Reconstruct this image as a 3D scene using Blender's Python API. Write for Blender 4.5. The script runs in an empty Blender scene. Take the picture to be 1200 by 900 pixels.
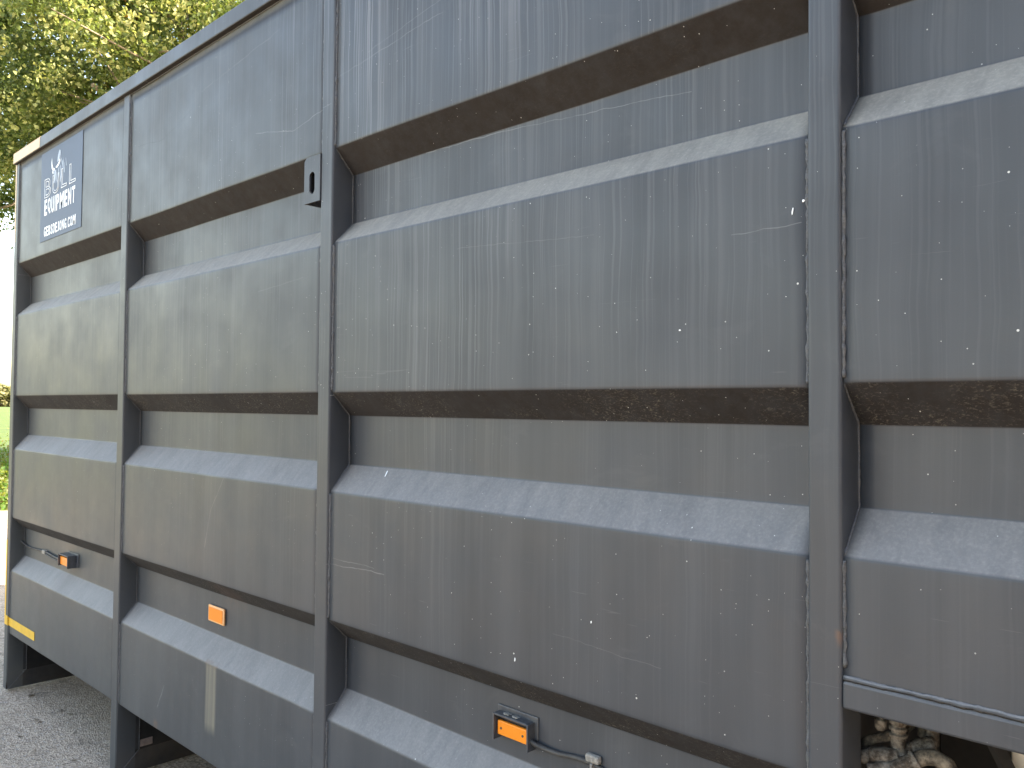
import bpy, bmesh, math, random
import numpy as np
from mathutils import Vector, Matrix, noise

sc = bpy.context.scene
C = sc.collection
R = math.radians
rnd = random.Random(7)

# ------------------------------------------------------------------ camera, sky, sun, exposure
cam_d = bpy.data.cameras.new("camera")
cam = bpy.data.objects.new("camera", cam_d)
C.objects.link(cam)
sc.camera = cam
cam_d.sensor_width = 36.0
cam_d.lens = 979.35 / 1200 * 36.0
cam_d.clip_start = 0.02
cam_d.clip_end = 2000
YAW, PIT, ROL = R(44.0166), R(1.58676), R(0.5143)
fw = Vector((-math.sin(YAW) * math.cos(PIT), math.cos(YAW) * math.cos(PIT), math.sin(PIT)))
r0 = Vector((math.cos(YAW), math.sin(YAW), 0))
u0 = r0.cross(fw)
r2 = math.cos(ROL) * r0 + math.sin(ROL) * u0
u2 = -math.sin(ROL) * r0 + math.cos(ROL) * u0
m = Matrix((r2, u2, -fw)).transposed().to_4x4()
m.translation = Vector((3.3225, -1.2864, 1.4359))
cam.matrix_world = m

SUN = Vector((0.72, 0.46, 0.0)).normalized()      # towards the sun, level part
ELEV = R(33)
sun_dir = Vector((SUN.x * math.cos(ELEV), SUN.y * math.cos(ELEV), math.sin(ELEV)))
world = bpy.data.worlds.new("World")
sc.world = world
world.use_nodes = True
wn = world.node_tree
sky = wn.nodes.new("ShaderNodeTexSky")
sky.sky_type = 'NISHITA'
sky.sun_disc = False
sky.sun_elevation = ELEV
sky.sun_rotation = math.atan2(sun_dir.x, sun_dir.y)
sky.air_density = 1.3
sky.dust_density = 2.2
sky.ozone_density = 1.0
bg = wn.nodes["Background"]
bg.inputs[1].default_value = 0.15
wn.links.new(sky.outputs[0], bg.inputs[0])
sun_d = bpy.data.lights.new("sun", 'SUN')
sun_d.energy = 4.8
sun_d.angle = R(0.55)
sun_d.color = (1.0, 0.94, 0.84)
sun = bpy.data.objects.new("sun", sun_d)
C.objects.link(sun)
sun.rotation_euler = (-sun_dir).to_track_quat('-Z', 'Y').to_euler()
sc.view_settings.view_transform = 'Standard'
sc.view_settings.look = 'None'
sc.view_settings.gamma = 1
sc.view_settings.exposure = 2.38
sc.view_settings.use_white_balance = True          # the photograph is balanced for open shade
sc.view_settings.white_balance_temperature = 7450
sc.view_settings.white_balance_tint = 16

# ------------------------------------------------------------------ node helpers
class NT:
    def __init__(s, name):
        s.m = bpy.data.materials.new(name)
        s.m.use_nodes = True
        s.t = s.m.node_tree
        s.b = s.t.nodes["Principled BSDF"]
        s.out = s.t.nodes["Material Output"]
    def n(s, typ, **kw):
        o = s.t.nodes.new(typ)
        for k, v in kw.items():
            setattr(o, k, v)
        return o
    def l(s, a, b):
        s.t.links.new(a, b)
    def put(s, sock, v):
        if isinstance(v, bpy.types.NodeSocket):
            s.l(v, sock)
        else:
            if isinstance(v, (tuple, list)) and sock.type == 'RGBA' and len(v) == 3:
                v = (*v, 1)
            sock.default_value = v
    def math(s, op, a, b=0.0, c=None, clamp=False):
        o = s.n("ShaderNodeMath", operation=op)
        o.use_clamp = clamp
        s.put(o.inputs[0], a)
        s.put(o.inputs[1], b)
        if c is not None:
            s.put(o.inputs[2], c)
        return o.outputs[0]
    def mix(s, f, a, b, blend='MIX'):
        o = s.n("ShaderNodeMix", data_type='RGBA', blend_type=blend)
        s.put(o.inputs['Factor'], f)
        s.put(o.inputs[6], a)
        s.put(o.inputs[7], b)
        return o.outputs[2]
    def coord(s, kind='Object'):
        return s.n("ShaderNodeTexCoord").outputs[kind]
    def scale(s, v, sc3, loc=(0, 0, 0)):
        o = s.n("ShaderNodeMapping")
        s.put(o.inputs[0], v)
        o.inputs[3].default_value = sc3
        o.inputs[1].default_value = loc
        return o.outputs[0]
    def noise(s, v, scale, detail=3, rough=.55, dist=0):
        o = s.n("ShaderNodeTexNoise")
        s.put(o.inputs['Vector'], v)
        o.inputs['Scale'].default_value = scale
        o.inputs['Detail'].default_value = detail
        o.inputs['Roughness'].default_value = rough
        o.inputs['Distortion'].default_value = dist
        return o.outputs['Fac']
    def ramp(s, f, lo, hi, a=0.0, b=1.0):
        o = s.n("ShaderNodeMapRange")
        o.clamp = True
        s.put(o.inputs[0], f)
        o.inputs[1].default_value = lo
        o.inputs[2].default_value = hi
        o.inputs[3].default_value = a
        o.inputs[4].default_value = b
        return o.outputs[0]
    def dots(s, v, scale, keep, rad, seed=0.0):
        o = s.n("ShaderNodeTexVoronoi", voronoi_dimensions='2D')
        q = s.n("ShaderNodeSeparateXYZ"); s.l(v, q.inputs[0])
        cv = s.n("ShaderNodeCombineXYZ")
        s.l(s.math('ADD', q.outputs[0], seed), cv.inputs[0]); s.l(s.math('ADD', q.outputs[2], seed * 1.7), cv.inputs[1])
        s.put(o.inputs['Vector'], cv.outputs[0])
        o.inputs['Scale'].default_value = scale
        o.inputs['Randomness'].default_value = 1
        sp = s.n("ShaderNodeSeparateColor")
        s.l(o.outputs['Color'], sp.inputs[0])
        r_ = s.math('MULTIPLY', s.ramp(sp.outputs[0], 1 - keep, 1.0, 0.35, 1.0), rad * scale)
        on = s.math('GREATER_THAN', sp.outputs[0], 1 - keep)
        d = s.math('LESS_THAN', o.outputs['Distance'], r_)
        return s.math('MULTIPLY', on, d)
    def bump(s, h, strength=.3, dist=.002, prev=None):
        o = s.n("ShaderNodeBump")
        s.put(o.inputs['Height'], h)
        o.inputs['Strength'].default_value = strength
        o.inputs['Distance'].default_value = dist
        if prev is not None:
            s.l(prev, o.inputs['Normal'])
        s.l(o.outputs[0], s.b.inputs['Normal'])
        return o.outputs[0]
    def done(s, col, rough=.5, metal=0.0, spec=None):
        s.put(s.b.inputs['Base Color'], col)
        s.put(s.b.inputs['Roughness'], rough)
        s.put(s.b.inputs['Metallic'], metal)
        if spec is not None:
            s.b.inputs['Specular IOR Level'].default_value = spec
        return s.m

# long scratches on the panels (x, z in metres), half width in metres, strength
SCRATCH = [
    (0.072, 2.423, 0.30, 2.405, .0011, -.7), (0.30, 2.405, 0.53, 2.455, .0011, -.5),
    (1.40, 1.012, 1.642, 1.017, .0008, .6), (1.42, 1.03, 1.60, 1.025, .0007, .4),
    (0.683, 0.97, 0.72, 1.09, .0014, .4), (0.72, 1.09, 0.803, 1.20, .0010, .3),
    (2.60, 1.735, 2.725, 1.741, .0006, .45), (0.395, 0.447, 0.345, 0.36, .0014, .8),
    (0.97, 2.275, 1.18, 2.235, .0008, .6), (1.18, 2.235, 1.389, 2.262, .0008, .55),
    (0.60, 2.50, 1.10, 2.56, .0007, .35), (1.405, 2.33, 1.84, 2.37, .0008, .4),
    (1.715, 2.072, 2.10, 2.060, .0007, .6), (2.10, 2.060, 2.482, 2.032, .0006, .55),
    (2.20, 0.98, 2.46, 0.965, .0005, .3), (1.9, 1.80, 2.3, 1.775, .0005, .3), (1.0, 1.78, 1.25, 1.80, .0006, .3),
    (1.55, 2.36, 1.95, 2.42, .0006, .4),
]

def paint_material():
    t = NT("anthracite_paint")
    P = t.coord()
    sp = t.n("ShaderNodeSeparateXYZ"); t.l(P, sp.inputs[0])
    X, Y, Z = sp.outputs
    geo = t.n("ShaderNodeNewGeometry")
    ns = t.n("ShaderNodeSeparateXYZ"); t.l(geo.outputs['Normal'], ns.inputs[0])
    nz = ns.outputs[2]
    # base paint, faintly uneven and slightly chalked
    big = t.noise(P, 1.3, 4, .6)
    col = t.mix(t.ramp(big, .3, .7), (.031, .037, .045), (.045, .052, .062))
    fade = t.noise(t.scale(P, (9, 9, .9)), 1.0, 3, .6)
    col = t.mix(t.ramp(fade, .35, .75, 0, .60), col, (.070, .077, .087))
    # patchy paler olive tone, stronger towards the far end
    olive_tone = t.math('MULTIPLY', t.ramp(X, 1.6, -1.4, 0.05, 1), t.ramp(t.noise(P, 2.2, 4, .6), .3, .62, .35, 1))
    col = t.mix(t.math('MULTIPLY', olive_tone, .42), col, (.118, .122, .102))
    # lime runs: thin and wide vertical streaks, each starting at its own height
    wob = t.math('MULTIPLY', t.math('SUBTRACT', t.noise(t.scale(P, (1.5, 1, 1.3)), 4.0, 3, .5), .5), .017)
    xw = t.math('ADD', X, wob)
    def streak(sx, szz, lo, hi, off):
        cv = t.n("ShaderNodeCombineXYZ")
        t.l(t.math('MULTIPLY', xw, sx), cv.inputs[0])
        t.put(cv.inputs[1], off)
        t.l(t.math('MULTIPLY', Z, szz), cv.inputs[2])
        return t.ramp(t.noise(cv.outputs[0], 1.0, 1.5, .5), lo, hi)
    gate = t.ramp(t.noise(t.scale(P, (2.3, .1, .55), (3.1, 0, 1.7)), 1.0, 2, .5), .36, .60, .10, 1)
    upper = t.ramp(Z, .8, 2.0, .22, 1)
    rightw = t.math('MULTIPLY', t.ramp(X, -1.0, 1.6, .35, 1), t.ramp(X, 2.35, 2.7, 1, .5))
    thin = t.math('MULTIPLY', streak(170, 1.3, .565, .66, 1.3), .85)
    thin2 = t.math('MULTIPLY', streak(240, 2.6, .56, .70, 11.3), .45)
    mid = t.math('MULTIPLY', streak(60, .7, .55, .74, 7.3), .75)
    wide = t.math('MULTIPLY', streak(11, .35, .50, .85, 4.1), .6)
    st = t.math('ADD', t.math('MAXIMUM', t.math('MAXIMUM', thin, mid), thin2), wide, clamp=True)
    st = t.math('MULTIPLY', t.math('MULTIPLY', st, gate), t.math('MULTIPLY', upper, rightw))
    vert = t.ramp(t.math('ABSOLUTE', nz), .3, .75, 1, .30)
    st = t.math('MULTIPLY', st, vert)
    hot = t.math('MULTIPLY', t.math('MULTIPLY', t.ramp(X, 1.55, 1.85), t.ramp(X, 2.45, 2.1)), t.math('MULTIPLY', t.ramp(Z, 1.40, 1.55), t.ramp(Z, 1.90, 1.86)))
    hot2 = t.math('MULTIPLY', t.math('MULTIPLY', t.ramp(X, 1.0, 1.4), t.ramp(X, 2.5, 2.0)), t.ramp(Z, 2.10, 2.3))
    st = t.math('MULTIPLY', st, t.math('ADD', t.math('MAXIMUM', hot, hot2), .75))
    col = t.mix(t.math('MULTIPLY', st, .52), col, (.170, .178, .188))
    # rubbed / greasy cloudy marks
    cl = t.noise(t.scale(P, (1, 1, 1.6)), 7, 5, .65, .6)
    col = t.mix(t.ramp(cl, .60, .8, 0, .22), col, (.12, .123, .125))
    # settled dust on surfaces that face up
    fine = t.noise(P, 160, 4, .7)
    run = t.noise(t.scale(P, (34, 14, 9)), 1.0, 5, .65, .5)
    up = t.ramp(nz, .30, .62)
    dust = t.math('MULTIPLY', up, t.math('ADD', t.ramp(run, .25, .75, .52, .86), t.ramp(fine, .45, .75, -.12, .16)))
    dcol = t.mix(t.ramp(Z, 1.2, 2.0), (.255, .25, .24), (.38, .36, .31))
    col = t.mix(dust, col, dcol)
    # dark brown tone on faces that point down, with pale dirt flecks
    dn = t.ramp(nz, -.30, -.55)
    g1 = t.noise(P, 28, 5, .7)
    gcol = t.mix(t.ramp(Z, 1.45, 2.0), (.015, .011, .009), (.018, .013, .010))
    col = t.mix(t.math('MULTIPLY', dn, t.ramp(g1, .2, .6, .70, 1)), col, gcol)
    flk = t.noise(t.scale(P, (1, .9, 2.2)), 140, 5, .75, .8)
    band = t.ramp(t.noise(P, 6, 4, .65), .38, .62, .05, 1)
    low = t.ramp(Z, 1.9, 1.5, .12, 1)
    fl = t.math('MULTIPLY', t.math('MULTIPLY', t.ramp(flk, .54, .66), band), t.math('MULTIPLY', dn, low))
    col = t.mix(t.math('MULTIPLY', fl, .62), col, (.20, .175, .135))
    # scratches
    p2 = t.n("ShaderNodeCombineXYZ")
    wz = t.math('MULTIPLY', t.math('SUBTRACT', t.noise(P, 9.0, 3, .6), .5), .022)
    t.l(X, p2.inputs[0]); t.l(t.math('ADD', Z, wz), p2.inputs[2])
    dark = light = None
    for x0, z0, x1, z1, w, s_ in SCRATCH:
        a = Vector((x0, 0, z0)); b = Vector((x1, 0, z1)); ab = b - a
        v = t.n("ShaderNodeVectorMath", operation='SUBTRACT'); t.l(p2.outputs[0], v.inputs[0]); v.inputs[1].default_value = a
        d = t.n("ShaderNodeVectorMath", operation='DOT_PRODUCT'); t.l(v.outputs[0], d.inputs[0]); d.inputs[1].default_value = ab / ab.length_squared
        h = t.math('ADD', d.outputs['Value'], 0, clamp=True)
        sc_ = t.n("ShaderNodeVectorMath", operation='SCALE'); sc_.inputs[0].default_value = ab; t.l(h, sc_.inputs['Scale'])
        df = t.n("ShaderNodeVectorMath", operation='DISTANCE'); t.l(v.outputs[0], df.inputs[0]); t.l(sc_.outputs[0], df.inputs[1])
        k = t.ramp(df.outputs['Value'], w * .8, w * 2.0, abs(s_) * .72, 0)
        if s_ < 0:
            dark = k if dark is None else t.math('MAXIMUM', dark, k)
        else:
            light = k if light is None else t.math('MAXIMUM', light, k)
    brk = t.ramp(t.noise(P, 22, 3, .6), .35, .6, .3, 1)
    ysurf = t.ramp(t.math('ABSOLUTE', nz), .3, .5, 1, 0)
    col = t.mix(t.math('MULTIPLY', t.math('MULTIPLY', dark, brk), ysurf), col, (.03, .032, .035))
    col = t.mix(t.math('MULTIPLY', t.math('MULTIPLY', light, brk), ysurf), col, (.25, .25, .25))
    # hair scratches everywhere, faint
    hs = t.noise(t.scale(t.scale(P, (1, 1, 1)), (2.0, 1, 60)), 2.0, 2, .5, 1.6)
    hs = t.math('MULTIPLY', t.ramp(hs, .735, .76, 0, .10), ysurf)
    col = t.mix(hs, col, (.3, .3, .3))
    # one ochre run below the ledge and rust spots
    def boxm(x0, x1, z0, z1, f):
        a = t.math('MULTIPLY', t.ramp(X, x0 - f, x0 + f), t.ramp(X, x1 + f, x1 - f))
        b = t.math('MULTIPLY', t.ramp(Z, z0 - f * 3, z0 + f * 3), t.ramp(Z, z1 + f, z1 - f))
        return t.math('MULTIPLY', a, b)
    rs = t.math('MULTIPLY', boxm(.708, .776, .39, .595, .006), t.ramp(t.noise(t.scale(P, (70, 1, 2)), 1, 3, .6), .3, .65, .35, .85))
    col = t.mix(rs, col, (.21, .195, .150))
    rp = t.noise(P, 60, 4, .7)
    r1 = t.math('MULTIPLY', boxm(.700, .785, .592, .604, .005), t.ramp(rp, .42, .58))
    r3 = t.math('MULTIPLY', boxm(.322, .350, .285, .312, .006), t.ramp(rp, .38, .5))
    r4 = t.math('MULTIPLY', boxm(2.783, 2.7925, 1.078, 1.098, .003), t.ramp(rp, .40, .52))
    r5 = t.math('MULTIPLY', boxm(.70, .86, .80, .85, .02), t.ramp(rp, .36, .6, 0, .6))
    rr = t.math('MAXIMUM', t.math('MAXIMUM', r1, r3), t.math('MAXIMUM', r4, r5))
    col = t.mix(t.math('MULTIPLY', rr, .6), col, (.15, .085, .055))
    # splashes: pale flecks, tiny
    f1 = t.dots(P, 13, .34, .0012, 1.1)
    f2 = t.dots(P, 34, .16, .0009, 5.3)
    f3 = t.dots(P, 3.2, .22, .0018, 2.9)
    clu = t.ramp(t.noise(P, 1.7, 2, .5), .38, .60, .1, 1)
    f = t.math('MAXIMUM', t.math('MULTIPLY', t.math('MAXIMUM', f1, f2), clu), f3)
    col = t.mix(t.math('MULTIPLY', f, .8), col, (.72, .72, .68))
    rough = t.math('ADD', t.ramp(t.noise(P, 5, 4, .6), .3, .7, .40, .54), t.math('ADD', t.math('MULTIPLY', dust, .25), t.math('MULTIPLY', dn, .45)), clamp=True)
    h1 = t.noise(P, 420, 3, .6)
    h2 = t.noise(P, 24, 3, .5)
    hh = t.math('ADD', t.math('MULTIPLY', h1, .25), t.math('ADD', t.math('MULTIPLY', h2, .7), t.math('MULTIPLY', fl, .8)))
    t.bump(hh, .22, .0018)
    return t.done(col, rough, 0.0, .5)

def simple(name, col, rough=.5, metal=0.0, var=.25, scale=40, bump=.2, dist=.001, dirt=None):
    t = NT(name)
    P = t.coord()
    n1 = t.noise(P, scale, 4, .65)
    c2 = tuple(max(0, c * (1 - var)) for c in col)
    c3 = tuple(min(1, c * (1 + var)) for c in col)
    c = t.mix(t.ramp(n1, .3, .7), c2, c3)
    if dirt:
        c = t.mix(t.ramp(t.noise(P, scale * .35, 5, .7), .42, .68, 0, dirt[1]), c, dirt[0])
    t.bump(n1, bump, dist)
    return t.done(c, rough, metal)

M = {}
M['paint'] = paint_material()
M['weld'] = simple("weld_bead_paint", (.075, .080, .088), .55, 0, .5, 260, .9, .0018, ((.12, .115, .10), .6))
M['frame'] = simple("dirty_frame_paint", (.026, .028, .030), .55, 0, .35, 18, .3, .001, ((.060, .054, .046), .7))
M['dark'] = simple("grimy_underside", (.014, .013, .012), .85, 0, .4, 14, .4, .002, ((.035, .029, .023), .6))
M['yellow'] = simple("yellow_marking_tape", (.80, .47, .030), .45, 0, .08, 30, .1, .0004, ((.45, .30, .08), .25))
M['cream'] = simple("bleached_marking_tape", (.62, .45, .25), .45, 0, .06, 30, .1, .0004, ((.7, .58, .38), .3))
M['orange'] = simple("orange_lens", (.95, .27, .012), .28, 0, .06, 300, .4, .0006)
M['orange_pale'] = simple("orange_reflector_edge", (.95, .50, .22), .3, 0, .05, 60, .1)
M['plate'] = simple("pale_plate_cream", (.80, .74, .62), .5, 0, .05, 60, .1)
M['black'] = simple("black_plastic", (.014, .014, .015), .45, 0, .3, 60, .2)
M['housing'] = simple("painted_lamp_housing", (.060, .066, .076), .42, 0, .25, 60, .3, .001, ((.13, .125, .11), .5))
M['cable'] = simple("dusty_black_cable", (.040, .038, .036), .6, 0, .35, 90, .4, .001, ((.10, .095, .085), .6))
M['clip'] = simple("white_cable_clip", (.36, .34, .30), .6, 0, .4, 120, .5, .002, ((.12, .11, .10), .7))
M['brass'] = simple("dusty_brass_fitting", (.075, .058, .042), .8, .0, .5, 150, .9, .003, ((.40, .36, .30), 1.0))
M['hose'] = simple("dusty_hose", (.060, .050, .038), .85, 0, .4, 110, .7, .002, ((.36, .30, .22), 1.0))
M['sign'] = simple("blue_grey_sticker", (.075, .108, .165), .58, 0, .07, 6, .05, .0005, ((.075, .11, .17), .5))
M['white'] = simple("white_print", (.86, .88, .88), .4, 0, .03, 30, 0)
M['whitefaint'] = simple("pale_blue_print", (.34, .40, .48), .4, 0, .05, 30, 0)

def asphalt():
    t = NT("asphalt")
    P = t.coord()
    v = t.n("ShaderNodeTexVoronoi"); t.l(P, v.inputs['Vector']); v.inputs['Scale'].default_value = 125
    sp = t.n("ShaderNodeSeparateColor"); t.l(v.outputs['Color'], sp.inputs[0])
    c = t.mix(sp.outputs[0], (.19, .150, .115), (.58, .48, .37))
    c = t.mix(t.ramp(sp.outputs[1], .90, .94), c, (.42, .38, .33))
    c = t.mix(t.ramp(t.noise(P, 1.1, 4, .6), .35, .65, 0, .35), c, (.42, .32, .215))
    c = t.mix(t.ramp(t.noise(P, 5, 5, .7), .56, .68, 0, .6), c, (.045, .040, .034))
    t.bump(t.math('ADD', v.outputs['Distance'], t.noise(P, 60, 3, .6)), .8, .006)
    return t.done(c, .85)
M['asphalt'] = asphalt()

def meadow():
    t = NT("meadow_grass")
    P = t.coord()
    c = t.mix(t.ramp(t.noise(P, .35, 5, .65), .3, .7), (.055, .11, .014), (.12, .175, .022))
    c = t.mix(t.ramp(t.noise(t.scale(P, (1, .2, 1)), 2.2, 4, .7), .56, .74, 0, .7), c, (.19, .14, .07))
    c = t.mix(t.ramp(t.noise(P, 40, 4, .7), .35, .7, 0, .5), c, (.03, .065, .010))
    t.bump(t.noise(P, 50, 4, .7), 1, .04)
    return t.done(c, .8)
M['meadow'] = meadow()

def leafmat(name, translucent=.52):
    t = NT(name)
    a = t.n("ShaderNodeAttribute"); a.attribute_name = "leaf_colour"
    P = t.coord()
    c = t.mix(t.ramp(t.noise(P, 14, 2, .5), .35, .7, 0, .3), a.outputs['Color'], (.20, .20, .045))
    t.done(c, .5)
    tr = t.n("ShaderNodeBsdfTranslucent")
    t.l(t.mix(1, c, (1.0, 1.0, .55), 'MULTIPLY'), tr.inputs[0])
    mx = t.n("ShaderNodeMixShader"); mx.inputs[0].default_value = translucent
    t.l(t.b.outputs[0], mx.inputs[1]); t.l(tr.outputs[0], mx.inputs[2])
    t.l(mx.outputs[0], t.out.inputs[0])
    return t.m
M['leaf'] = leafmat("tree_leaves")
M['bark'] = simple("bark", (.20, .165, .115), .9, 0, .4, 9, 1, .02)

# ------------------------------------------------------------------ object helpers
def link_mesh(name, me, mat, parent=None, smooth=False):
    o = bpy.data.objects.new(name, me)
    C.objects.link(o)
    mats = mat if isinstance(mat, (list, tuple)) else [mat]
    if not me.materials:
        for k in mats:
            me.materials.append(k)
    if parent:
        o.parent = parent
    if smooth:
        me.polygons.foreach_set("use_smooth", [True] * len(me.polygons))
    return o
def obj(name, bm, mat, parent=None, smooth=False):
    me = bpy.data.meshes.new(name)
    bm.normal_update()
    bm.to_mesh(me); bm.free()
    return link_mesh(name, me, mat, parent, smooth)
def pyobj(name, vs, fs, mat, parent=None, smooth=False):
    me = bpy.data.meshes.new(name)
    me.from_pydata(vs, [], fs); me.update()
    return link_mesh(name, me, mat, parent, smooth)
def box(bm, x0, x1, y0, y1, z0, z1, bev=0, seg=2):
    vs = [bm.verts.new((x, y, z)) for x in (x0, x1) for y in (y0, y1) for z in (z0, z1)]
    q = [(0, 1, 3, 2), (4, 6, 7, 5), (0, 4, 5, 1), (2, 3, 7, 6), (0, 2, 6, 4), (1, 5, 7, 3)]
    fs = [bm.faces.new([vs[i] for i in f]) for f in q]
    bmesh.ops.recalc_face_normals(bm, faces=fs)
    if bev:
        es = list({e for f in fs for e in f.edges})
        bmesh.ops.bevel(bm, geom=es, offset=bev, segments=seg, affect='EDGES', profile=.5)
def bxo(name, dims, mat, parent=None, bev=0, seg=2):
    bm = bmesh.new(); box(bm, *dims, bev=bev, seg=seg)
    return obj(name, bm, mat, parent)
def tube(bm, pts, rad, n=8, jit=0, caps=True, seed=0):
    pts = [Vector(p) for p in pts]
    rings = []
    for i, p in enumerate(pts):
        d = (pts[min(i + 1, len(pts) - 1)] - pts[max(i - 1, 0)]).normalized()
        a = Vector((0, 0, 1)) if abs(d.z) < .9 else Vector((1, 0, 0))
        s = d.cross(a).normalized(); t_ = d.cross(s)
        rr = rad[i] if isinstance(rad, (list, tuple)) else rad
        ring = []
        for k in range(n):
            an = 2 * math.pi * k / n
            j = 1 + jit * noise.noise(Vector((p.x * 90 + k * .7, p.y * 90 + seed, p.z * 90)))
            ring.append(bm.verts.new(p + (s * math.cos(an) + t_ * math.sin(an)) * rr * j))
        rings.append(ring)
    for a, b in zip(rings, rings[1:]):
        for k in range(n):
            bm.faces.new((a[k], a[(k + 1) % n], b[(k + 1) % n], b[k]))
    if caps:
        bm.faces.new(rings[0][::-1]); bm.faces.new(rings[-1])
def spline(pts, n=8):
    pts = [Vector(p) for p in pts]
    out = []
    P = [pts[0]] + pts + [pts[-1]]
    for i in range(1, len(P) - 2):
        for k in range(n):
            t_ = k / n
            a, b, c, d = P[i - 1], P[i], P[i + 1], P[i + 2]
            out.append(.5 * ((2 * b) + (c - a) * t_ + (2 * a - 5 * b + 4 * c - d) * t_ ** 2 + (3 * b - a - 3 * c + d) * t_ ** 3))
    out.append(pts[-1])
    return out
def empty(name, loc, label, cat, group=None):
    o = bpy.data.objects.new(name, None); C.objects.link(o)
    o.location = loc; o.empty_display_size = .2
    o['label'] = label; o['category'] = cat
    if group: o['group'] = group
    return o

# ------------------------------------------------------------------ the container
D = .0607
LEFT, RIGHT, BACK = -1.445, 5.60, 2.45
cont = empty('steel_container', (0, 0, 0), 'large anthracite grey ribbed steel container standing on asphalt, with streaked paint and a company sticker', 'container')

POSTS = [(-1.445, -1.391), (-.058, 0.0), (1.345, 1.402), (2.7385, 2.792), (4.14, 4.194), (5.546, 5.60)]
LEV = [2.1385, 2.073, 1.939, 1.8775, 1.472, 1.4085, 1.2750, 1.2045, .8615, .804, .667, .597]
TOPZ, BOTZ = 2.652, .285
INSET = {0: 0, 1: D, 2: D, 3: 0}

def panel_profile(levels, top, bot):
    """polyline (y, z) from top to bottom with rounded bends"""
    P = [(0, top)]
    for i, z in enumerate(levels):
        P.append((INSET[i % 4], z))
    P.append((0, bot))
    P.append((.012, bot - .0005))
    out = [(P[0][0], P[0][1])]
    for i in range(1, len(P) - 1):
        a, b, c = (Vector((*P[j], 0)) for j in (i - 1, i, i + 1))
        last = i == len(P) - 2
        r_ = .004 if last else (.013 if b.x < .01 else .007)
        d1 = (a - b).normalized(); d2 = (c - b).normalized()
        ang = d1.angle(d2)
        tl = min(r_ / math.tan(ang / 2), .45 * min((a - b).length, (c - b).length))
        p0 = b + d1 * tl; p2 = b + d2 * tl
        if (a - b).length > .1:
            q = b + d1 * (tl + .012); out.append((q.x, q.y))
        for k in range(6):
            s = k / 5
            q = p0 * (1 - s) ** 2 + b * 2 * s * (1 - s) + p2 * s ** 2
            out.append((q.x, q.y))
        if (c - b).length > .1:
            q = b + d2 * (tl + .012); out.append((q.x, q.y))
    out.append(P[-1])
    # add rows on the long flats
    res = [out[0]]
    for a, b in zip(out, out[1:]):
        L = math.hypot(b[0] - a[0], b[1] - a[1])
        n = max(1, int(L / .05))
        for k in range(1, n + 1):
            res.append((a[0] + (b[0] - a[0]) * k / n, a[1] + (b[1] - a[1]) * k / n))
    return res

def make_panel(x0, x1, levels, bot, seed, amp=.0026):
    prof = panel_profile(levels, TOPZ, bot)
    nx = 44
    vs, fs = [], []
    for i in range(nx + 1):
        x = x0 + (x1 - x0) * i / nx
        e = min(1, min(i, nx - i) / 4)
        for y, z in prof:
            w = amp * e * noise.noise(Vector((x * 2.1 + seed * 9, z * 2.3, seed)))
            w += amp * .35 * e * noise.noise(Vector((x * 6 + seed * 9, z * 6.0, seed + 4)))
            wz = .0022 * noise.noise(Vector((x * .9 + seed * 5, z * 1.1 + 3, 8))) if bot < z < TOPZ - .02 else 0
            vs.append((x, y + w, z + wz))
    m_ = len(prof)
    for i in range(nx):
        for j in range(m_ - 1):
            a = i * m_ + j
            fs.append((a, a + 1, a + m_ + 1, a + m_))
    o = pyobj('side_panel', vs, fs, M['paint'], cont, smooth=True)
    md = o.modifiers.new("thickness", 'SOLIDIFY'); md.thickness = .004; md.offset = -1
    return o

bays = list(zip(POSTS, POSTS[1:]))
for i, (a, b) in enumerate(bays):
    lv = list(LEV); bot = BOTZ
    if i == 3:
        lv = [2.137, 2.073, 1.942, 1.8778, 1.4802, 1.4135, 1.282, 1.2105]; bot = 1.018
    make_panel(a[1] - .004, b[0] + .004, lv, bot, i + 1.0)

def post_mesh(x0, x1, z0, z1, y1=.066):
    bm = bmesh.new()
    r_ = .006
    sec = []
    for cx, cy, a0 in ((x0 + r_, -.008 + r_, 180), (x1 - r_, -.008 + r_, 270)):
        for k in range(6):
            an = R(a0 + 90 * k / 5)
            sec.append((cx + r_ * math.cos(an), cy + r_ * math.sin(an)))
    sec += [(x1, y1), (x0, y1)]
    zs = [z0 + (z1 - z0) * k / 40 for k in range(41)]
    rings = []
    for z in zs:
        dx = .0009 * noise.noise(Vector((x0 * 3, 1, z * 2)))
        rings.append([bm.verts.new((x + dx, y + dx, z)) for x, y in sec])
    n = len(sec)
    for a, b in zip(rings, rings[1:]):
        for k in range(n):
            f = bm.faces.new((a[k], a[(k + 1) % n], b[(k + 1) % n], b[k]))
            f.smooth = k < 5 or 5 < k < 11
    bm.faces.new(rings[0][::-1]); bm.faces.new(rings[-1])
    bmesh.ops.recalc_face_normals(bm, faces=bm.faces)
    return bm

def bead(path, r_=.0036, step=.004, seed=0):
    """a rough weld seam along a polyline"""
    pts = []
    for a, b in zip(path, path[1:]):
        a, b = Vector(a), Vector(b)
        n = max(2, int((b - a).length / step))
        for k in range(n):
            pts.append(a.lerp(b, k / n))
    pts.append(Vector(path[-1]))
    rr = [r_ * (.72 + .55 * abs(noise.noise(p * 70 + Vector((seed, 0, 0))))) for p in pts]
    return pts, rr

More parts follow.
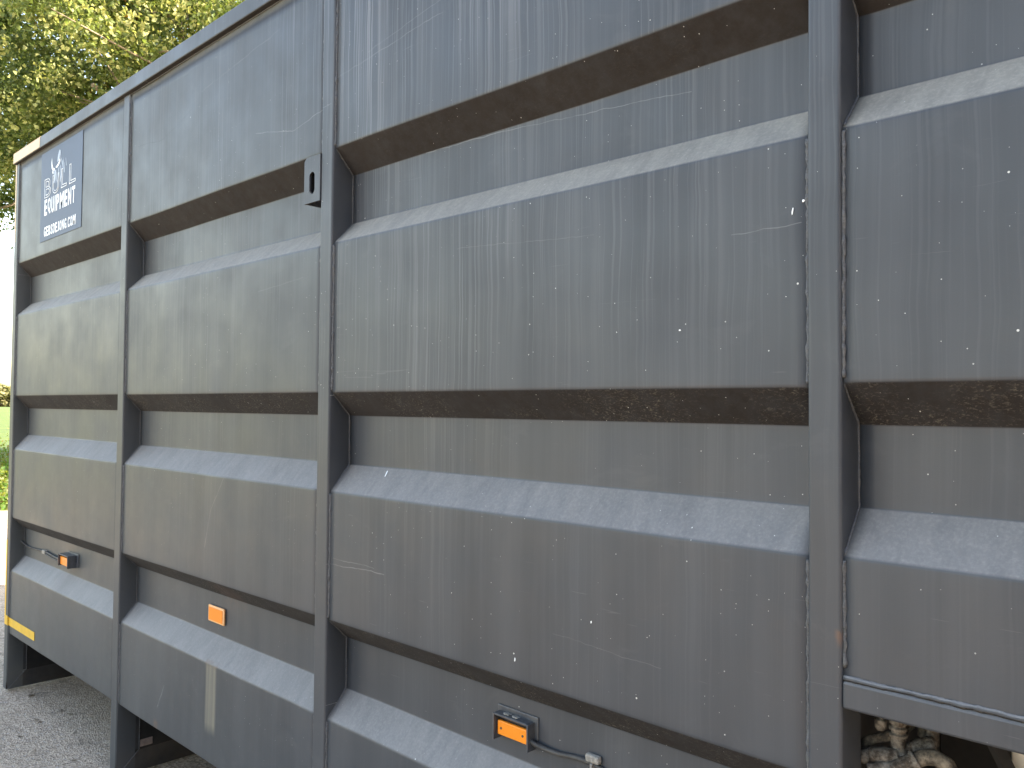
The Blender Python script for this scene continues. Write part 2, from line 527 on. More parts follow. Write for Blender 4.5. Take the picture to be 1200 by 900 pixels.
def welds(parent, x, side, levels, zbot, seed):
    bm = bmesh.new()
    s = side
    tops = [TOPZ - .01] + [levels[i] for i in range(3, len(levels), 4)]
    bots = [levels[i] for i in range(0, len(levels), 4)] + [zbot]
    for za, zb in zip(tops, bots):
        p, r_ = bead([(x + s * .0015, .0005, za - .006), (x + s * .0015, .0005, zb + .006)], .0045, .004, seed)
        tube(bm, p, r_, 7, .7, seed=seed)
    for g in range(0, len(levels), 4):
        a, b, c, d = levels[g:g + 4]
        p, r_ = bead([(x + s * .001, .004, a - .003), (x + s * .001, D - .002, b + .001), (x + s * .001, D - .001, c - .001), (x + s * .001, .004, d + .003)], .0026, .004, seed + g)
        tube(bm, p, r_, 6, .4, seed=seed)
    return obj('weld_bead', bm, M['weld'], parent, smooth=True)

for i, (x0, x1) in enumerate(POSTS):
    ztop = TOPZ - .008 if i in (1, 2, 3, 4) else TOPZ
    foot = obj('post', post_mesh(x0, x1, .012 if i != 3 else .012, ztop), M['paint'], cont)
    if i < 5:
        lv, zb = (LEV, BOTZ) if i != 3 else ([2.137, 2.073, 1.942, 1.8778, 1.4802, 1.4135, 1.282, 1.2105], 1.036)
        welds(foot, x1, 1, lv, zb, i * 3.1)
    if i > 0:
        lv, zb = (LEV, BOTZ) if i != 4 else ([2.137, 2.073, 1.942, 1.8778, 1.4802, 1.4135, 1.282, 1.2105], 1.036)
        welds(foot, x0, -1, lv, zb, i * 3.1 + 50)

# top rail: a square tube that stands proud of the panels, with its end caps
bxo('top_rail', (LEFT, RIGHT, -.020, .05, 2.646, 2.701), M['paint'], cont, .004)
bm = bmesh.new(); p, r_ = bead([(LEFT + .05, -.002, 2.644), (RIGHT - .1, -.002, 2.644)], .0028, .012, 3)
tube(bm, p, r_, 5, .4); obj('weld_bead', bm, M['weld'], cont, smooth=True)

# marking tape at the far corner, thin strips a millimetre proud of the steel
def tape_strip(dims, mat):
    return bxo('marking_tape', dims, mat, cont, .0004, 1)
tape_strip((LEFT + .001, -1.034, -.0212, -.0202, 2.650, 2.6995), M['cream'])
tape_strip((LEFT + .001, -1.034, -.0205, .03, 2.7013, 2.7022), M['cream'])
tape_strip((LEFT + .004, -1.4235, -.0092, -.0082, 2.2494, 2.644), M['cream'])
tape_strip((LEFT - .0012, LEFT - .0003, -.004, .06, 2.2494, 2.697), M['cream'])
tape_strip((LEFT + .004, -1.4235, -.0092, -.0082, .372, .749), M['yellow'])
tape_strip((LEFT - .0012, LEFT - .0003, -.004, .06, .33, .749), M['yellow'])
tape_strip((LEFT + .004, -1.393, -.0094, -.0083, .327, .374), M['yellow'])
tape_strip((-1.3915, -1.3892, -.0080, -.0020, .3265, .370), M['yellow'])
tape_strip((-1.389, -1.000, -.0028, -.0018, .326, .366), M['yellow'])

# bottom frame: feet and mitred cross members under every post, keel beams
for i, (x0, x1) in enumerate(POSTS):
    if i == 3:
        continue
    c_ = x1
    bm = bmesh.new()
    # mitred side plate: cross member
    prof = [(.004, .012), (.081, .090), (1.2, .104), (1.2, .004), (.006, .010)]
    xa, xb = x0 + .004, c_ - .001
    va = [bm.verts.new((xa, y, z)) for y, z in prof]; vb = [bm.verts.new((xb, y, z)) for y, z in prof]
    bm.faces.new(va); bm.faces.new(vb[::-1])
    for k in range(5):
        bm.faces.new((va[k], vb[k], vb[(k + 1) % 5], va[(k + 1) % 5]))
    bmesh.ops.recalc_face_normals(bm, faces=bm.faces)
    cm = obj('cross_member', bm, M['frame'], cont)
    bm = bmesh.new(); tube(bm, *bead([(c_ + .0005, .004, .016), (c_ + .0005, .081, .092), (c_ + .0005, .081, .285)], .0022, .006, i), 6, .4)
    obj('weld_bead', bm, M['weld'], cm, smooth=True)
    bxo('foot_plate', (x0 + .003, x1 - .0008, .0655, .083, .0925, .30), M['frame'], cont, .001, 1)
for x1 in (POSTS[0][1], POSTS[1][1]):
    bxo('web_plate', (x1 - .006, x1 - .0013, .0835, .329, .078, .2855), M['dark'], cont)
bxo('pinkish_plate', (-.03, -.0005, .0835, .135, .098, .128), simple("pinkish_plate_colour", (.26, .20, .17), .7, 0, .3, 50, .4, .002), cont, .003)  # small pinkish plate put in for an unidentified pale triangle
for y in (.33, 1.75):
    bxo('keel_beam', (LEFT + .06, 2.70, y, y + .09, .107, .279), M['dark'], cont, .004)
bxo('floor_plate', (LEFT + .01, 2.735, .014, BACK - .01, .287, .300), M['dark'], cont)
bxo('end_wall', (LEFT + .002, LEFT + .010, .068, BACK, .30, 2.645), M['paint'], cont)
bxo('end_wall', (RIGHT - .010, RIGHT - .002, .068, BACK, .30, 2.645), M['paint'], cont)
bxo('far_wall', (LEFT + .002, RIGHT - .002, BACK, BACK + .01, .30, 2.645), M['paint'], cont)
bxo('roof_sheet', (LEFT + .005, RIGHT - .005, .052, BACK, 2.660, 2.670), M['paint'], cont)
bxo('end_rail', (LEFT, LEFT + .055, .052, BACK, 2.671, 2.7005), M['paint'], cont, .003)

# equipment bay below the fourth panel
bm = bmesh.new()
box(bm, 2.7925, 4.1395, -.006, .046, .980, 1.022, .004)
rail = obj('bay_rail', bm, M['paint'], cont)
bm = bmesh.new(); tube(bm, *bead([(2.793, -.001, 1.026), (3.4, -.001, 1.027), (4.138, -.001, 1.026)], .0052, .006, 4), 7, .5)
obj('weld_bead', bm, M['paint'], rail, smooth=True)
bxo('bay_ceiling', (2.7015, 4.1395, .0675, .75, 1.000, 1.010), M['dark'], cont)
bxo('bay_side_plate', (2.690, 2.700, .0665, .75, .302, .998), M['frame'], cont)
bxo('bay_back_plate', (2.7015, 4.1395, .752, .762, .30, 1.010), M['dark'], cont)
bm = bmesh.new(); tube(bm, [(2.930, .17, .975), (3.020, .17, .80)], .012, 4); obj('bay_brace', bm, M['dark'], cont)

# ---- sticker with print
SX0, SX1, SZ0, SZ1 = -1.062, -.517, 2.199, 2.622
sign = bxo('company_sticker', (SX0, SX1, -.0022, -.0012, SZ0, SZ1), M['sign'], cont, .0004, 1)
def text_mesh(name, body, x0, x1, z0, z1, mat, parent, outline=False, bold=0.0, y=-.0024, dip=0.0):
    cu = bpy.data.curves.new(name, 'FONT'); cu.body = body; cu.size = 1
    cu.resolution_u = 4
    if outline:
        cu.fill_mode = 'NONE'; cu.bevel_depth = .016; cu.bevel_resolution = 0
    else:
        cu.extrude = .01; cu.offset = bold
        cu.space_character = 1.06
    o = bpy.data.objects.new(name, cu); C.objects.link(o)
    dg = bpy.context.evaluated_depsgraph_get(); dg.update()
    me = bpy.data.meshes.new_from_object(o.evaluated_get(dg), depsgraph=dg)
    C.objects.unlink(o); bpy.data.objects.remove(o)
    co = np.array([v.co[:] for v in me.vertices])
    lo, hi = co.min(0), co.max(0)
    for v in me.vertices:
        u_ = (v.co.x - lo[0]) / (hi[0] - lo[0]); w_ = (v.co.y - lo[1]) / (hi[1] - lo[1])
        h_ = (v.co.z - lo[2]) / (hi[2] - lo[2])
        v.co = (x0 + (x1 - x0) * u_, y - .0006 * h_, z0 + (z1 - z0) * w_)
    me.materials.clear()
    return link_mesh(name, me, mat, parent)
def word(body, x0, x1, z0, z1, mat):
    wd = {'I': .42, 'M': 1.3, '.': .42, 'J': .8, 'Q': 1.08, 'N': 1.08}
    W = [wd.get(c, 1.0) for c in body]
    k = (x1 - x0) / sum(W); x = x0
    for c, w in zip(body, W):
        g_ = k * .13
        text_mesh('lettering', c, x + g_, x + w * k - g_, z0, z0 + (z1 - z0) * (.22 if c == '.' else 1), mat, sign, bold=.028 if c != '.' else 0)
        x += w * k
word('EQUIPMENT', -1.008, -.592, 2.319, 2.394, M['white'])
word('GEBSDEJONG.COM', -1.005, -.581, 2.219, 2.265, M['white'])
for ch, x0, x1, z0, z1 in (('B', -1.008, -.918, 2.402, 2.492), ('U', -.898, -.808, 2.402, 2.492), ('L', -.780, -.706, 2.412, 2.502), ('L', -.676, -.594, 2.412, 2.502)):
    text_mesh('lettering', ch, x0, x1, z0, z1, M['white'], sign, outline=True)
def flat(name, polys, mat, parent, y=-.0024):
    bm = bmesh.new()
    for poly in polys:
        vs = [bm.verts.new((x, y - .0005, z)) for x, z in poly]
        f = bm.faces.new(vs)
        f.normal_update()
        if f.normal.y > 0: f.normal_flip()
    bmesh.ops.triangulate(bm, faces=bm.faces)
    return obj(name, bm, mat, parent)
# bull's head looking left: hump, horns, strokes of the mane
flat('bull_emblem', [
    [(-.912, 2.580), (-.905, 2.545), (-.892, 2.527), (-.872, 2.522), (-.868, 2.512), (-.896, 2.514), (-.914, 2.530), (-.918, 2.556)],
    [(-.862, 2.524), (-.835, 2.532), (-.812, 2.545), (-.806, 2.562), (-.803, 2.585), (-.796, 2.560), (-.798, 2.540), (-.815, 2.526), (-.840, 2.518)],
    [(-.905, 2.512), (-.890, 2.514), (-.886, 2.500), (-.896, 2.498)],
], M['white'], sign)
flat('bull_emblem', [
    [(-.838, 2.545), (-.830, 2.575), (-.812, 2.596), (-.798, 2.592), (-.790, 2.565), (-.794, 2.548), (-.808, 2.552), (-.815, 2.546)],
    [(-.874, 2.512), (-.850, 2.510), (-.858, 2.470), (-.872, 2.452), (-.888, 2.458), (-.876, 2.480)],
    [(-.790, 2.560), (-.768, 2.535), (-.752, 2.500), (-.758, 2.498), (-.776, 2.530)],
    [(-.765, 2.556), (-.744, 2.520), (-.735, 2.478), (-.741, 2.476), (-.752, 2.516)],
    [(-.820, 2.510), (-.808, 2.520), (-.812, 2.480), (-.828, 2.446), (-.832, 2.455), (-.822, 2.484)],
    [(-.795, 2.525), (-.785, 2.515), (-.778, 2.470), (-.790, 2.440), (-.796, 2.450), (-.788, 2.476)],
    [(-.845, 2.500), (-.838, 2.500), (-.842, 2.460), (-.850, 2.446), (-.852, 2.455)],
    [(-.728, 2.545), (-.722, 2.538), (-.712, 2.505), (-.718, 2.503)],
], M['whitefaint'], sign)

# ---- slotted lug on the left of the third post
bm = bmesh.new()
lx0, lx1, lz0, lz1 = 1.2665, 1.3455, 2.002, 2.131
cx, cz, hw, hh = 1.306, 2.057, .0135, .031
# slot ring
out = [(lx0, lz0), (lx1, lz0), (lx1, lz1 + .001), (lx0 + .012, lz1 + .002), (lx0, lz1 - .008)]
ring = []
for k in range(24):
    an = 2 * math.pi * k / 24
    x_ = cx + hw * math.cos(an); z_ = cz + (hh - hw) * (1 if math.sin(an) > 0 else -1) + hw * math.sin(an)
    ring.append((x_, z_))
for yy in (-.011, -.0045):
    vo = [bm.verts.new((x, yy, z)) for x, z in out]; vi = [bm.verts.new((x, yy, z)) for x, z in ring]
    eo = [bm.edges.new((vo[k], vo[(k + 1) % 5])) for k in range(5)]
    ei = [bm.edges.new((vi[k], vi[(k + 1) % 24])) for k in range(24)]
    bmesh.ops.triangle_fill(bm, edges=eo + ei, use_beauty=True)
    if yy == -.011: fo, fi = vo, vi
for k in range(5): bm.faces.new((fo[k], fo[(k + 1) % 5], vo[(k + 1) % 5], vo[k]))
for k in range(24): bm.faces.new((fi[k], vi[k], vi[(k + 1) % 24], fi[(k + 1) % 24]))
bmesh.ops.recalc_face_normals(bm, faces=bm.faces)
lug = obj('slotted_lug', bm, M['paint'], cont)
lug['label'] = 'small plate with an upright slot'
bxo('lug_side', (lx0 + .0005, lx0 + .006, -.004, .056, lz0 + .0005, lz1 - .009), M['housing'], lug)
bxo('lug_side', (lx0 + .0065, lx1 - .001, .050, .056, lz0 + .002, lz1 - .01), M['black'], lug)
bxo('lug_side', (lx0 + .0065, lx1 - .001, -.0035, .049, lz1 - .016, lz1 - .010), M['black'], lug)

# ---- marker lamps in the lowest groove
def lamp(x0, x1, z0, z1, yf, lens, screws, flange):
    bm = bmesh.new()
    t_ = .0045
    box(bm, x0, x0 + t_, yf, D - .001, z0, z1 - .0005, .0008, 1)
    box(bm, x1 - t_, x1, yf, D - .001, z0, z1 - .0005, .0008, 1)
    box(bm, x0 + t_ + .0002, x1 - t_ - .0002, yf + .0006, D - .0014, z1 - t_, z1, .0008, 1)
    h = obj('marker_lamp', bm, M['housing'], cont)
    bxo('mounting_plate', flange, M['housing'], h, .002, 2)
    lx0_, lx1_, lz0_, lz1_ = lens
    bxo('lens', (lx0_, lx1_, yf + .008, D - .010, lz0_, lz1_), M['orange'], h, .003, 3)
    bxo('lamp_body', (lx0_ + .002, lx1_ - .002, D - .0098, D - .005, lz0_ - .003, lz1_ + .010), M['black'], h, .001, 1)
    if screws:
        for sx in (lx0_ + .012, lx1_ - .014):
            bm = bmesh.new(); zc = (lz0_ + lz1_) / 2
            tube(bm, [(sx, yf + .0085, zc), (sx, yf + .0072, zc)], .0028, 10)
            obj('screw', bm, M['cable'], h)
    return h
h1 = lamp(1.995, 2.102, .701, .760, .034, (2.003, 2.094, .712, .744), True, (1.990, 2.112, D - .0045, D - .001, .722, .772))
h1['label'] = 'marker lamp hood with painted top and two screws in the lens'
bm = bmesh.new()
for cxp in (2.030, 2.056):
    for q in range(5):
        an = R(60 + q * 60)
        box(bm, cxp + .007 * math.cos(an) - .0038, cxp + .007 * math.cos(an) + .0038, .047 + .004 * math.sin(an) - .002, .047 + .004 * math.sin(an) + .002, .7604 + q * .0001, .7616 + q * .0002)
obj('chipped_paint', bm, M['clip'], h1)
h2 = lamp(-.772, -.650, .706, .761, .018, (-.764, -.663, .711, .748), False, (-.765, -.628, D - .0045, D - .001, .708, .768))
h2['label'] = 'black marker lamp hood nearest the taped corner'

def cable(pts, r_, mat=None):
    bm = bmesh.new(); tube(bm, spline(pts, 10), r_, 8, .05)
    return obj('cable', bm, mat or M['cable'], cont, smooth=True)
cable([(2.100, .046, .722), (2.125, .050, .716), (2.17, .054, .714), (2.215, .055, .719), (2.262, .055, .720), (2.31, .056, .708), (2.40, .057, .680), (2.62, .056, .677), (2.737, .05, .69)], .0056)
bm = bmesh.new()
box(bm, 2.248, 2.282, .046, D - .001, .724, .740, .004, 2); box(bm, 2.262, 2.268, .044, .058, .712, .7235, .001, 1)
obj('cable_clip', bm, M['clip'], cont)
cable([(-1.392, .045, .738), (-1.34, .054, .722), (-1.27, .056, .719), (-1.18, .055, .722), (-1.06, .054, .727), (-.96, .053, .722), (-.86, .046, .722), (-.77, .040, .727)], .0050)
cable([(-1.06, .052, .719), (-.96, .050, .712), (-.86, .046, .711), (-.77, .042, .716)], .0040)
bxo('cable_clip', (-1.085, -1.045, .046, D - .001, .716, .734), M['clip'], cont, .002)
# orange reflector
rf = bxo('reflector', (.610, .719, D - .009, D - .002, .7065, .7610), M['orange_pale'], cont, .003, 3)
bxo('reflector_face', (.617, .712, D - .0105, D - .0092, .712, .7545), M['orange'], rf, .0006, 1)

# ---- couplings hanging in the equipment bay
y0 = .12
def lump(o_name, parts, mat, parent, seed=0, amp=.0008):
    """turned and cast pieces: each part is (points, radii, sides); surface roughened with caked dirt"""
    bm = bmesh.new()
    for pts, rad, n_ in parts:
        P = [Vector(p) for p in pts]
        dense, dr = [], []
        for i in range(len(P) - 1):
            m_ = max(1, int((P[i + 1] - P[i]).length / .0022))
            for k in range(m_):
                dense.append(P[i].lerp(P[i + 1], k / m_)); dr.append(rad[i] + (rad[i + 1] - rad[i]) * k / m_)
        dense.append(P[-1]); dr.append(rad[-1])
        tube(bm, dense, dr, n_)
    for v in bm.verts:
        d = noise.noise_vector(v.co * 160 + Vector((seed, 0, 0))) * amp + noise.noise_vector(v.co * 420) * amp * .4
        v.co += d
    return obj(o_name, bm, mat, parent, smooth=True)
zs_ = [.999, .942, .9415, .936, .9355, .931, .9305, .926, .9255, .920, .9195, .915, .9145, .884]
rs_ = [.0108, .0108, .0140, .0140, .0112, .0112, .0142, .0142, .0112, .0112, .0140, .0136, .0116, .0116]
val = lump('hydraulic_coupling', [([(2.831, y0, z) for z in zs_], rs_, 24)], M['brass'], cont, 1)
lump('elbow_block', [([(2.782, .098, .876), (2.792, .099, .879), (2.7925, .100, .879), (2.815, .104, .884), (2.834, .110, .888)], [.0125, .0125, .0150, .0150, .0120], 6)], M['brass'], val, 3)
lump('hex_nut', [([(2.797, .088, .861), (2.812, .092, .865), (2.8125, .092, .865), (2.830, .098, .868)], [.0130, .0130, .0155, .0150], 6)], M['brass'], val, 5)
lump('elbow_block', [([(2.832, .120, .886), (2.848, .132, .894), (2.8485, .132, .894), (2.870, .146, .904), (2.876, .150, .906)], [.0125, .0125, .0148, .0142, .0100], 20)], M['brass'], val, 7)
bm = bmesh.new(); tube(bm, spline([(2.835, .165, .922), (2.8165, .125, .9105), (2.795, .12, .9014), (2.7762, .118, .888), (2.768, .115, .874), (2.7745, .105, .868), (2.786, .100, .872)], 8), .0078, 14, .10)
obj('hose', bm, M['hose'], val, smooth=True)
bm = bmesh.new(); tube(bm, spline([(2.842, .096, .873), (2.858, .103, .888), (2.880, .110, .899), (2.897, .112, .897), (2.909, .114, .882), (2.914, .116, .80)], 8), .0120, 14, .08)
hose2 = obj('hose', bm, M['hose'], val, smooth=True)
lump('hose_ferrule', [([(2.834, .093, .869), (2.860, .103, .889), (2.8602, .1032, .8892), (2.864, .105, .892)], [.0135, .0130, .0152, .0150], 20)], M['brass'], hose2, 9)
lump('bolt', [([(2.8032, .12, .998), (2.8032, .12, .936), (2.8030, .12, .9355), (2.8032, .12, .921), (2.8032, .12, .917)], [.0055, .0055, .0095, .0090, .0060], 12)], M['brass'], val, 11)
lump('pipe_stub', [([(2.868, .165, .998), (2.868, .165, .952), (2.8681, .165, .9515), (2.868, .165, .943), (2.8681, .165, .9425), (2.868, .165, .900)], [.0095, .0095, .0125, .0125, .0095, .0095], 14)], M['brass'], val, 13)
lump('pipe_stub', [([(2.850, .175, .998), (2.850, .175, .905)], [.0080, .0080], 12)], M['hose'], val, 15)
bxo('pale_plate', (2.972, 3.10, .198, .203, .78, .96), M['plate'], cont, .002)  # plain pale plate put in for an unidentified pale patch in the bay

# bird droppings: small flat splats, each its own shape
def splat(x, y, z, w, h, tilt, nrm, seed):
    bm = bmesh.new()
    n_ = Vector(nrm).normalized(); a = Vector((1, 0, 0)); b = n_.cross(a).normalized()
    if b.z < 0: b = -b
    c_ = bm.verts.new(Vector((x, y, z)) + n_ * .0012)
    ring = []
    for k in range(16):
        an = 2 * math.pi * k / 16
        j = 1 + .45 * noise.noise(Vector((math.cos(an) * 1.5, math.sin(an) * 1.5, seed)))
        p = a * (w * math.cos(an) * j + tilt * math.sin(an) * h) + b * (h * math.sin(an) * j)
        ring.append(bm.verts.new(Vector((x, y, z)) + p + n_ * .0003))
    for k in range(16): bm.faces.new((c_, ring[k], ring[(k + 1) % 16]))
    bmesh.ops.recalc_face_normals(bm, faces=bm.faces)
    obj('bird_dropping', bm, M['white'], cont, smooth=True)
FN = (0, -1, 0); SN = (0, -.70, .72)
splat(2.711, -.0012, 1.758, .0014, .0060, .15, FN, 1)
splat(2.7295, -.0015, 1.772, .0022, .0022, 0, FN, 2)
splat(1.585, .0475, 1.2615, .0026, .0100, -.4, SN, 3)
splat(2.498, -.0008, 1.5767, .0020, .0018, 0, FN, 4)
splat(2.096, -.0008, .904, .0018, .0040, .1, FN, 5)
splat(2.30, -.0008, 1.02, .0018, .0022, .1, FN, 6)

# ------------------------------------------------------------------ ground
def sheet(name, pts, z, mat, sub=1):
    bm = bmesh.new(); bm.faces.new([bm.verts.new((x, y, z)) for x, y in pts])
    o = obj(name, bm, mat); o['kind'] = 'structure'
    return o
sheet('meadow', [(-700, -700), (700, -700), (700, 700), (-700, 700)], -.05, M['meadow'])
# asphalt yard with a ragged left edge
edge = []
for k in range(60):
    y = -40 + k * 80 / 59
    edge.append((-9.6 + .35 * noise.noise(Vector((0, y * .5, 0))), y))
sheet('asphalt_yard', [(30, -40), (30, 40)] + edge[::-1], -.004, M['asphalt'])
# loose grit and dead leaves by the feet
bm = bmesh.new()
for k in range(1500):
    x = rnd.uniform(-3.2, 1.4); y = rnd.gauss(.02, .25)
    if y > .9: continue
    s = rnd.uniform(.002, .005) if rnd.random() < .93 else rnd.uniform(.008, .018)
    a = rnd.uniform(0, 6.28)
    v = [bm.verts.new((x + s * math.cos(a + q), y + s * math.sin(a + q), -.003 + (s * .8 if q == 0 else 0))) for q in (0, 1.9, 3.1, 4.6)]
    bm.faces.new(v[:3]); bm.faces.new((v[0], v[2], v[3]))
lit = obj('loose_grit', bm, simple("grit", (.30, .25, .19), .9, 0, .5, 30, .3))
lit['kind'] = 'stuff'; lit['label'] = 'loose grit and leaf crumbs on the asphalt'; lit['category'] = 'grit'

# meadow grass blades close to the yard edge
def cloud(name, pos, size, cols, mat, parent=None, tilt=1.0, seed=1, cup=.25):
    """many small folded leaves: pos (n,3), size (n,), cols (n,3)"""
    g = np.random.default_rng(seed)
    n = len(pos)
    d = g.normal(size=(n, 3)); d /= np.linalg.norm(d, axis=1)[:, None]
    e = g.normal(size=(n, 3)); e -= (e * d).sum(1)[:, None] * d; e /= np.linalg.norm(e, axis=1)[:, None]
    nn = np.cross(d, e)
    s = size[:, None]
    v = np.empty((n, 6, 3))
    v[:, 0] = pos - d * s * .5
    v[:, 1] = pos - d * s * .08 + e * s * .42 + nn * s * cup
    v[:, 2] = pos + d * s * .28 + e * s * .26 + nn * s * cup * .6
    v[:, 3] = pos + d * s * .55
    v[:, 4] = pos + d * s * .28 - e * s * .26 + nn * s * cup * .6
    v[:, 5] = pos - d * s * .08 - e * s * .42 + nn * s * cup
    me = bpy.data.meshes.new(name)
    me.vertices.add(n * 6); me.vertices.foreach_set("co", v.reshape(-1))
    me.loops.add(n * 8); me.polygons.add(n * 2)
    idx = np.arange(n)[:, None] * 6 + np.array([0, 1, 2, 3, 0, 3, 4, 5])
    me.loops.foreach_set("vertex_index", idx.reshape(-1))
    me.polygons.foreach_set("loop_start", np.arange(n * 2) * 4)
    me.polygons.foreach_set("loop_total", np.full(n * 2, 4))
    me.update(calc_edges=True)
    at = me.attributes.new("leaf_colour", 'FLOAT_COLOR', 'POINT')
    c4 = np.ones((n, 6, 4)); c4[:, :, :3] = cols[:, None, :]
    at.data.foreach_set("color", c4.reshape(-1))
    return link_mesh(name, me, mat, parent)

g = np.random.default_rng(5)
n = 60000
px = -9.3 - g.exponential(5.0, n); py = g.uniform(-4, 16, n)
pos = np.stack([px, py, -.03 + g.uniform(0, .07, n)], 1)
cols = np.stack([g.uniform(.05, .14, n), g.uniform(.10, .19, n), g.uniform(.01, .03, n)], 1)
gr = cloud('meadow_grass', pos, g.uniform(.04, .11, n), cols, M['leaf'], seed=3)
gr['kind'] = 'stuff'; gr['label'] = 'short green grass along the edge of the asphalt'; gr['category'] = 'grass'

# ------------------------------------------------------------------ the tree beyond the container
tree = empty('maple_tree', (-13.9, 8.0, 0), 'broad leafy tree turning yellow beyond the far corner of the container', 'tree')
def limb(bm, a, b, r0_, r1_, bend=.3, n=8):
    a, b = Vector(a), Vector(b)
    off = Vector((rnd.uniform(-1, 1), rnd.uniform(-1, 1), rnd.uniform(-.3, .6))) * bend
    pts = [a.lerp(b, k / n) + off * math.sin(math.pi * k / n) for k in range(n + 1)]
    tube(bm, pts, [r0_ + (r1_ - r0_) * k / n for k in range(n + 1)], 8, .15)
    return pts
bm = bmesh.new()
tr = limb(bm, (0, 0, -.06), (.2, -.1, 6.6), .36, .22, .15, 12)
obj('trunk', bm, M['bark'], tree, smooth=True)
tips = []
mains = []
for k in range(15):
    an = k * 2.4 + rnd.uniform(-.3, .3)
    h = rnd.uniform(4.7, 6.6)
    ln = rnd.uniform(2.6, 5.2)
    up = rnd.uniform(.3, 3.6)
    e = (math.cos(an) * ln, math.sin(an) * ln, h + up)
    bm = bmesh.new()
    pts = limb(bm, (.1 * math.cos(an), .1 * math.sin(an), h - .5), e, .13, .045, .5, 8)
    lb = obj('limb', bm, M['bark'], tree, smooth=True)
    mains.append(pts)
    bm = bmesh.new()
    for q in range(12):
        s = pts[rnd.randint(3, 8)]
        t_ = s + Vector((rnd.gauss(0, 1), rnd.gauss(0, 1), rnd.gauss(.1, .7))) * 1.15
        tw = limb(bm, s, t_, .030, .008, .18, 5)
        tips += tw[2:]
    obj('twig', bm, M['bark'], lb, smooth=True)
# three boughs reaching over the container, with pale forks that show between the leaves
for e in ((2.7, -4.3, 6.7), (3.7, -3.4, 7.2)):
    bm = bmesh.new()
    pts = limb(bm, (.2, -.1, 5.6), e, .13, .04, .35, 10)
    lb = obj('limb', bm, M['bark'], tree, smooth=True)
    bm = bmesh.new()
    for q in range(8):
        s_ = pts[rnd.randint(6, 10)]
        t_ = s_ + Vector((rnd.gauss(.3, .8), rnd.gauss(-.3, .8), rnd.gauss(.1, .6)))
        limb(bm, s_, t_, .026, .008, .2, 6)
    obj('twig', bm, M['bark'], lb, smooth=True)
tips = np.array([t_[:] for t_ in tips])
# leaf clumps round twigs, plus an outer shell; empty pockets left between
ncl = 1600
cen = []
while len(cen) < ncl:
    th = g.uniform(0, 2 * math.pi); cz_ = g.uniform(-.62, 1)
    rr_ = g.uniform(.35, 1) ** .45
    lump = 1 + .20 * noise.noise(Vector((math.cos(th) * 2, math.sin(th) * 2, cz_ * 2)))
    rx = 6.4 * lump
    p_ = np.array([rx * rr_ * math.cos(th) * math.sqrt(1 - cz_ ** 2), rx * rr_ * math.sin(th) * math.sqrt(1 - cz_ ** 2), 8.3 + 4.4 * rr_ * cz_])
    if noise.noise(Vector(p_) * .75) > .02: continue
    cen.append(p_)
cen = np.array(cen)
cen = np.concatenate([cen, tips[g.integers(0, len(tips), 500)]])
ctint = g.uniform(0, 1, len(cen))
per = 170
ci = np.repeat(np.arange(len(cen)), per)
spread = g.uniform(.12, .34, len(cen))[ci][:, None]
pos = cen[ci] + g.normal(size=(len(ci), 3)) * spread * np.array([1, 1, .62])
tint = ctint[ci] + g.normal(0, .14, len(ci))
base = np.array([.25, .33, .095]); ylw = np.array([.62, .62, .30]); dk = np.array([.075, .12, .040]); brn = np.array([.34, .16, .045])
t1 = np.clip(tint, 0, 1)[:, None]
cols = dk * (1 - t1) + base * t1
m2 = tint > .66; cols[m2] = cols[m2] * .35 + ylw * .65
m3 = (ctint[ci] > .978) & (g.uniform(size=len(ci)) < .7); cols[m3] = brn * g.uniform(.7, 1.3, (m3.sum(), 1))
cr = cloud('crown', pos, g.uniform(.045, .10, len(ci)), cols, M['leaf'], tree, seed=9)

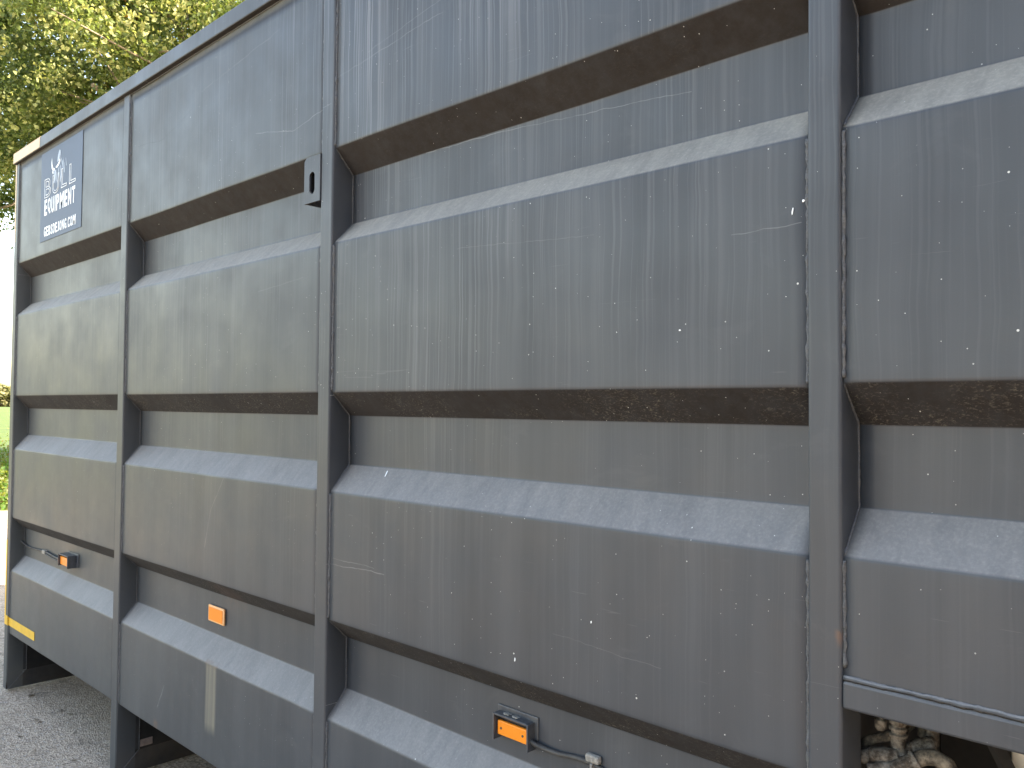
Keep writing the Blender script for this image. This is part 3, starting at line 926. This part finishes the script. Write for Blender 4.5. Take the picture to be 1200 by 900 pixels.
# ------------------------------------------------------------------ building added out of view to block light and darken the post sides
shade_barn = empty('shade_barn', (8.5, -6, 0), 'unseen dark timber building with a tiled roof, added to block light from the post sides', 'shade_barn')
def bpart(name, vs, fs, mat):
    return pyobj(name, vs, fs, mat, shade_barn)
bx0, bx1, by0, by1, bh, br = 0, 9, -7.5, 4.6, 5.2, 8.0
mb = simple("dark_timber", (.035, .028, .022), .8, 0, .4, 8, .6, .01)
mr = simple("dark_tiles", (.06, .035, .025), .8, 0, .4, 6, .6, .01)
bpart('wall', [(x, y, z) for x in (bx0, bx1) for y in (by0, by1) for z in (-.02, bh)] + [(4.5, by0, br), (4.5, by1, br)],
      [(0, 1, 3, 2), (4, 6, 7, 5), (0, 4, 5, 8, 1), (2, 3, 9, 7, 6)], mb)
for sx in (0, 1):
    bm = bmesh.new()
    xe = -.5 if sx == 0 else 9.5
    ze = bh - .31
    q = [(xe, by0 - .4, ze), (4.5, by0 - .4, br), (4.5, by1 + .4, br), (xe, by1 + .4, ze)]
    lo = [bm.verts.new((x, y, z + .02)) for x, y, z in q]; hi = [bm.verts.new((x, y, z + .16)) for x, y, z in q]
    bm.faces.new(lo); bm.faces.new(hi)
    for k in range(4): bm.faces.new((lo[k], lo[(k + 1) % 4], hi[(k + 1) % 4], hi[k]))
    bmesh.ops.recalc_face_normals(bm, faces=bm.faces)
    obj('roof', bm, mr, shade_barn)
plank = None
for k in range(80):
    y = by0 + .07 + k * .1515
    if plank is None:
        plank = bxo('plank', (-.028, -.003, 0, .135, .05, bh - .35), mb, shade_barn, .004, 1)
    else:
        q = plank.copy(); C.objects.link(q); q.parent = shade_barn
        q.location = (rnd.uniform(-.003, .003), (k * .1515), 0)
plank.location = (0, 0, 0)
for v in plank.data.vertices: v.co.y += by0 + .07
bxo('door', (-.060, -.030, -3.2, .2, .04, 3.4), simple("shade_barn_door", (.05, .045, .035), .7, 0, .3, 5, .4), shade_barn, .01)

# ------------------------------------------------------------------ far wood on the horizon
n = 60000
ax = g.uniform(-220, 180, n)
dist = 330
hgt = np.array([6.5 + 3.0 * noise.noise(Vector((a * .035, 0, 0))) + 1.6 * noise.noise(Vector((a * .15, 3, 0))) for a in ax])
pos = np.stack([-dist + g.uniform(-8, 8, n), ax + 60, hgt * g.uniform(0, 1, n) ** .6 - .1], 1)
tt = g.uniform(0, 1, (n, 1))
cols = np.array([.20, .23, .12]) * tt + np.array([.30, .27, .16]) * (1 - tt)  # leaf colours paled to stand in for haze over the distance
fw_ = cloud('distant_wood', pos, g.uniform(1.0, 2.2, n), cols, M['leaf'], seed=12)
fw_['kind'] = 'stuff'; fw_['label'] = 'low line of distant trees on the horizon beyond the meadow'; fw_['category'] = 'wood'
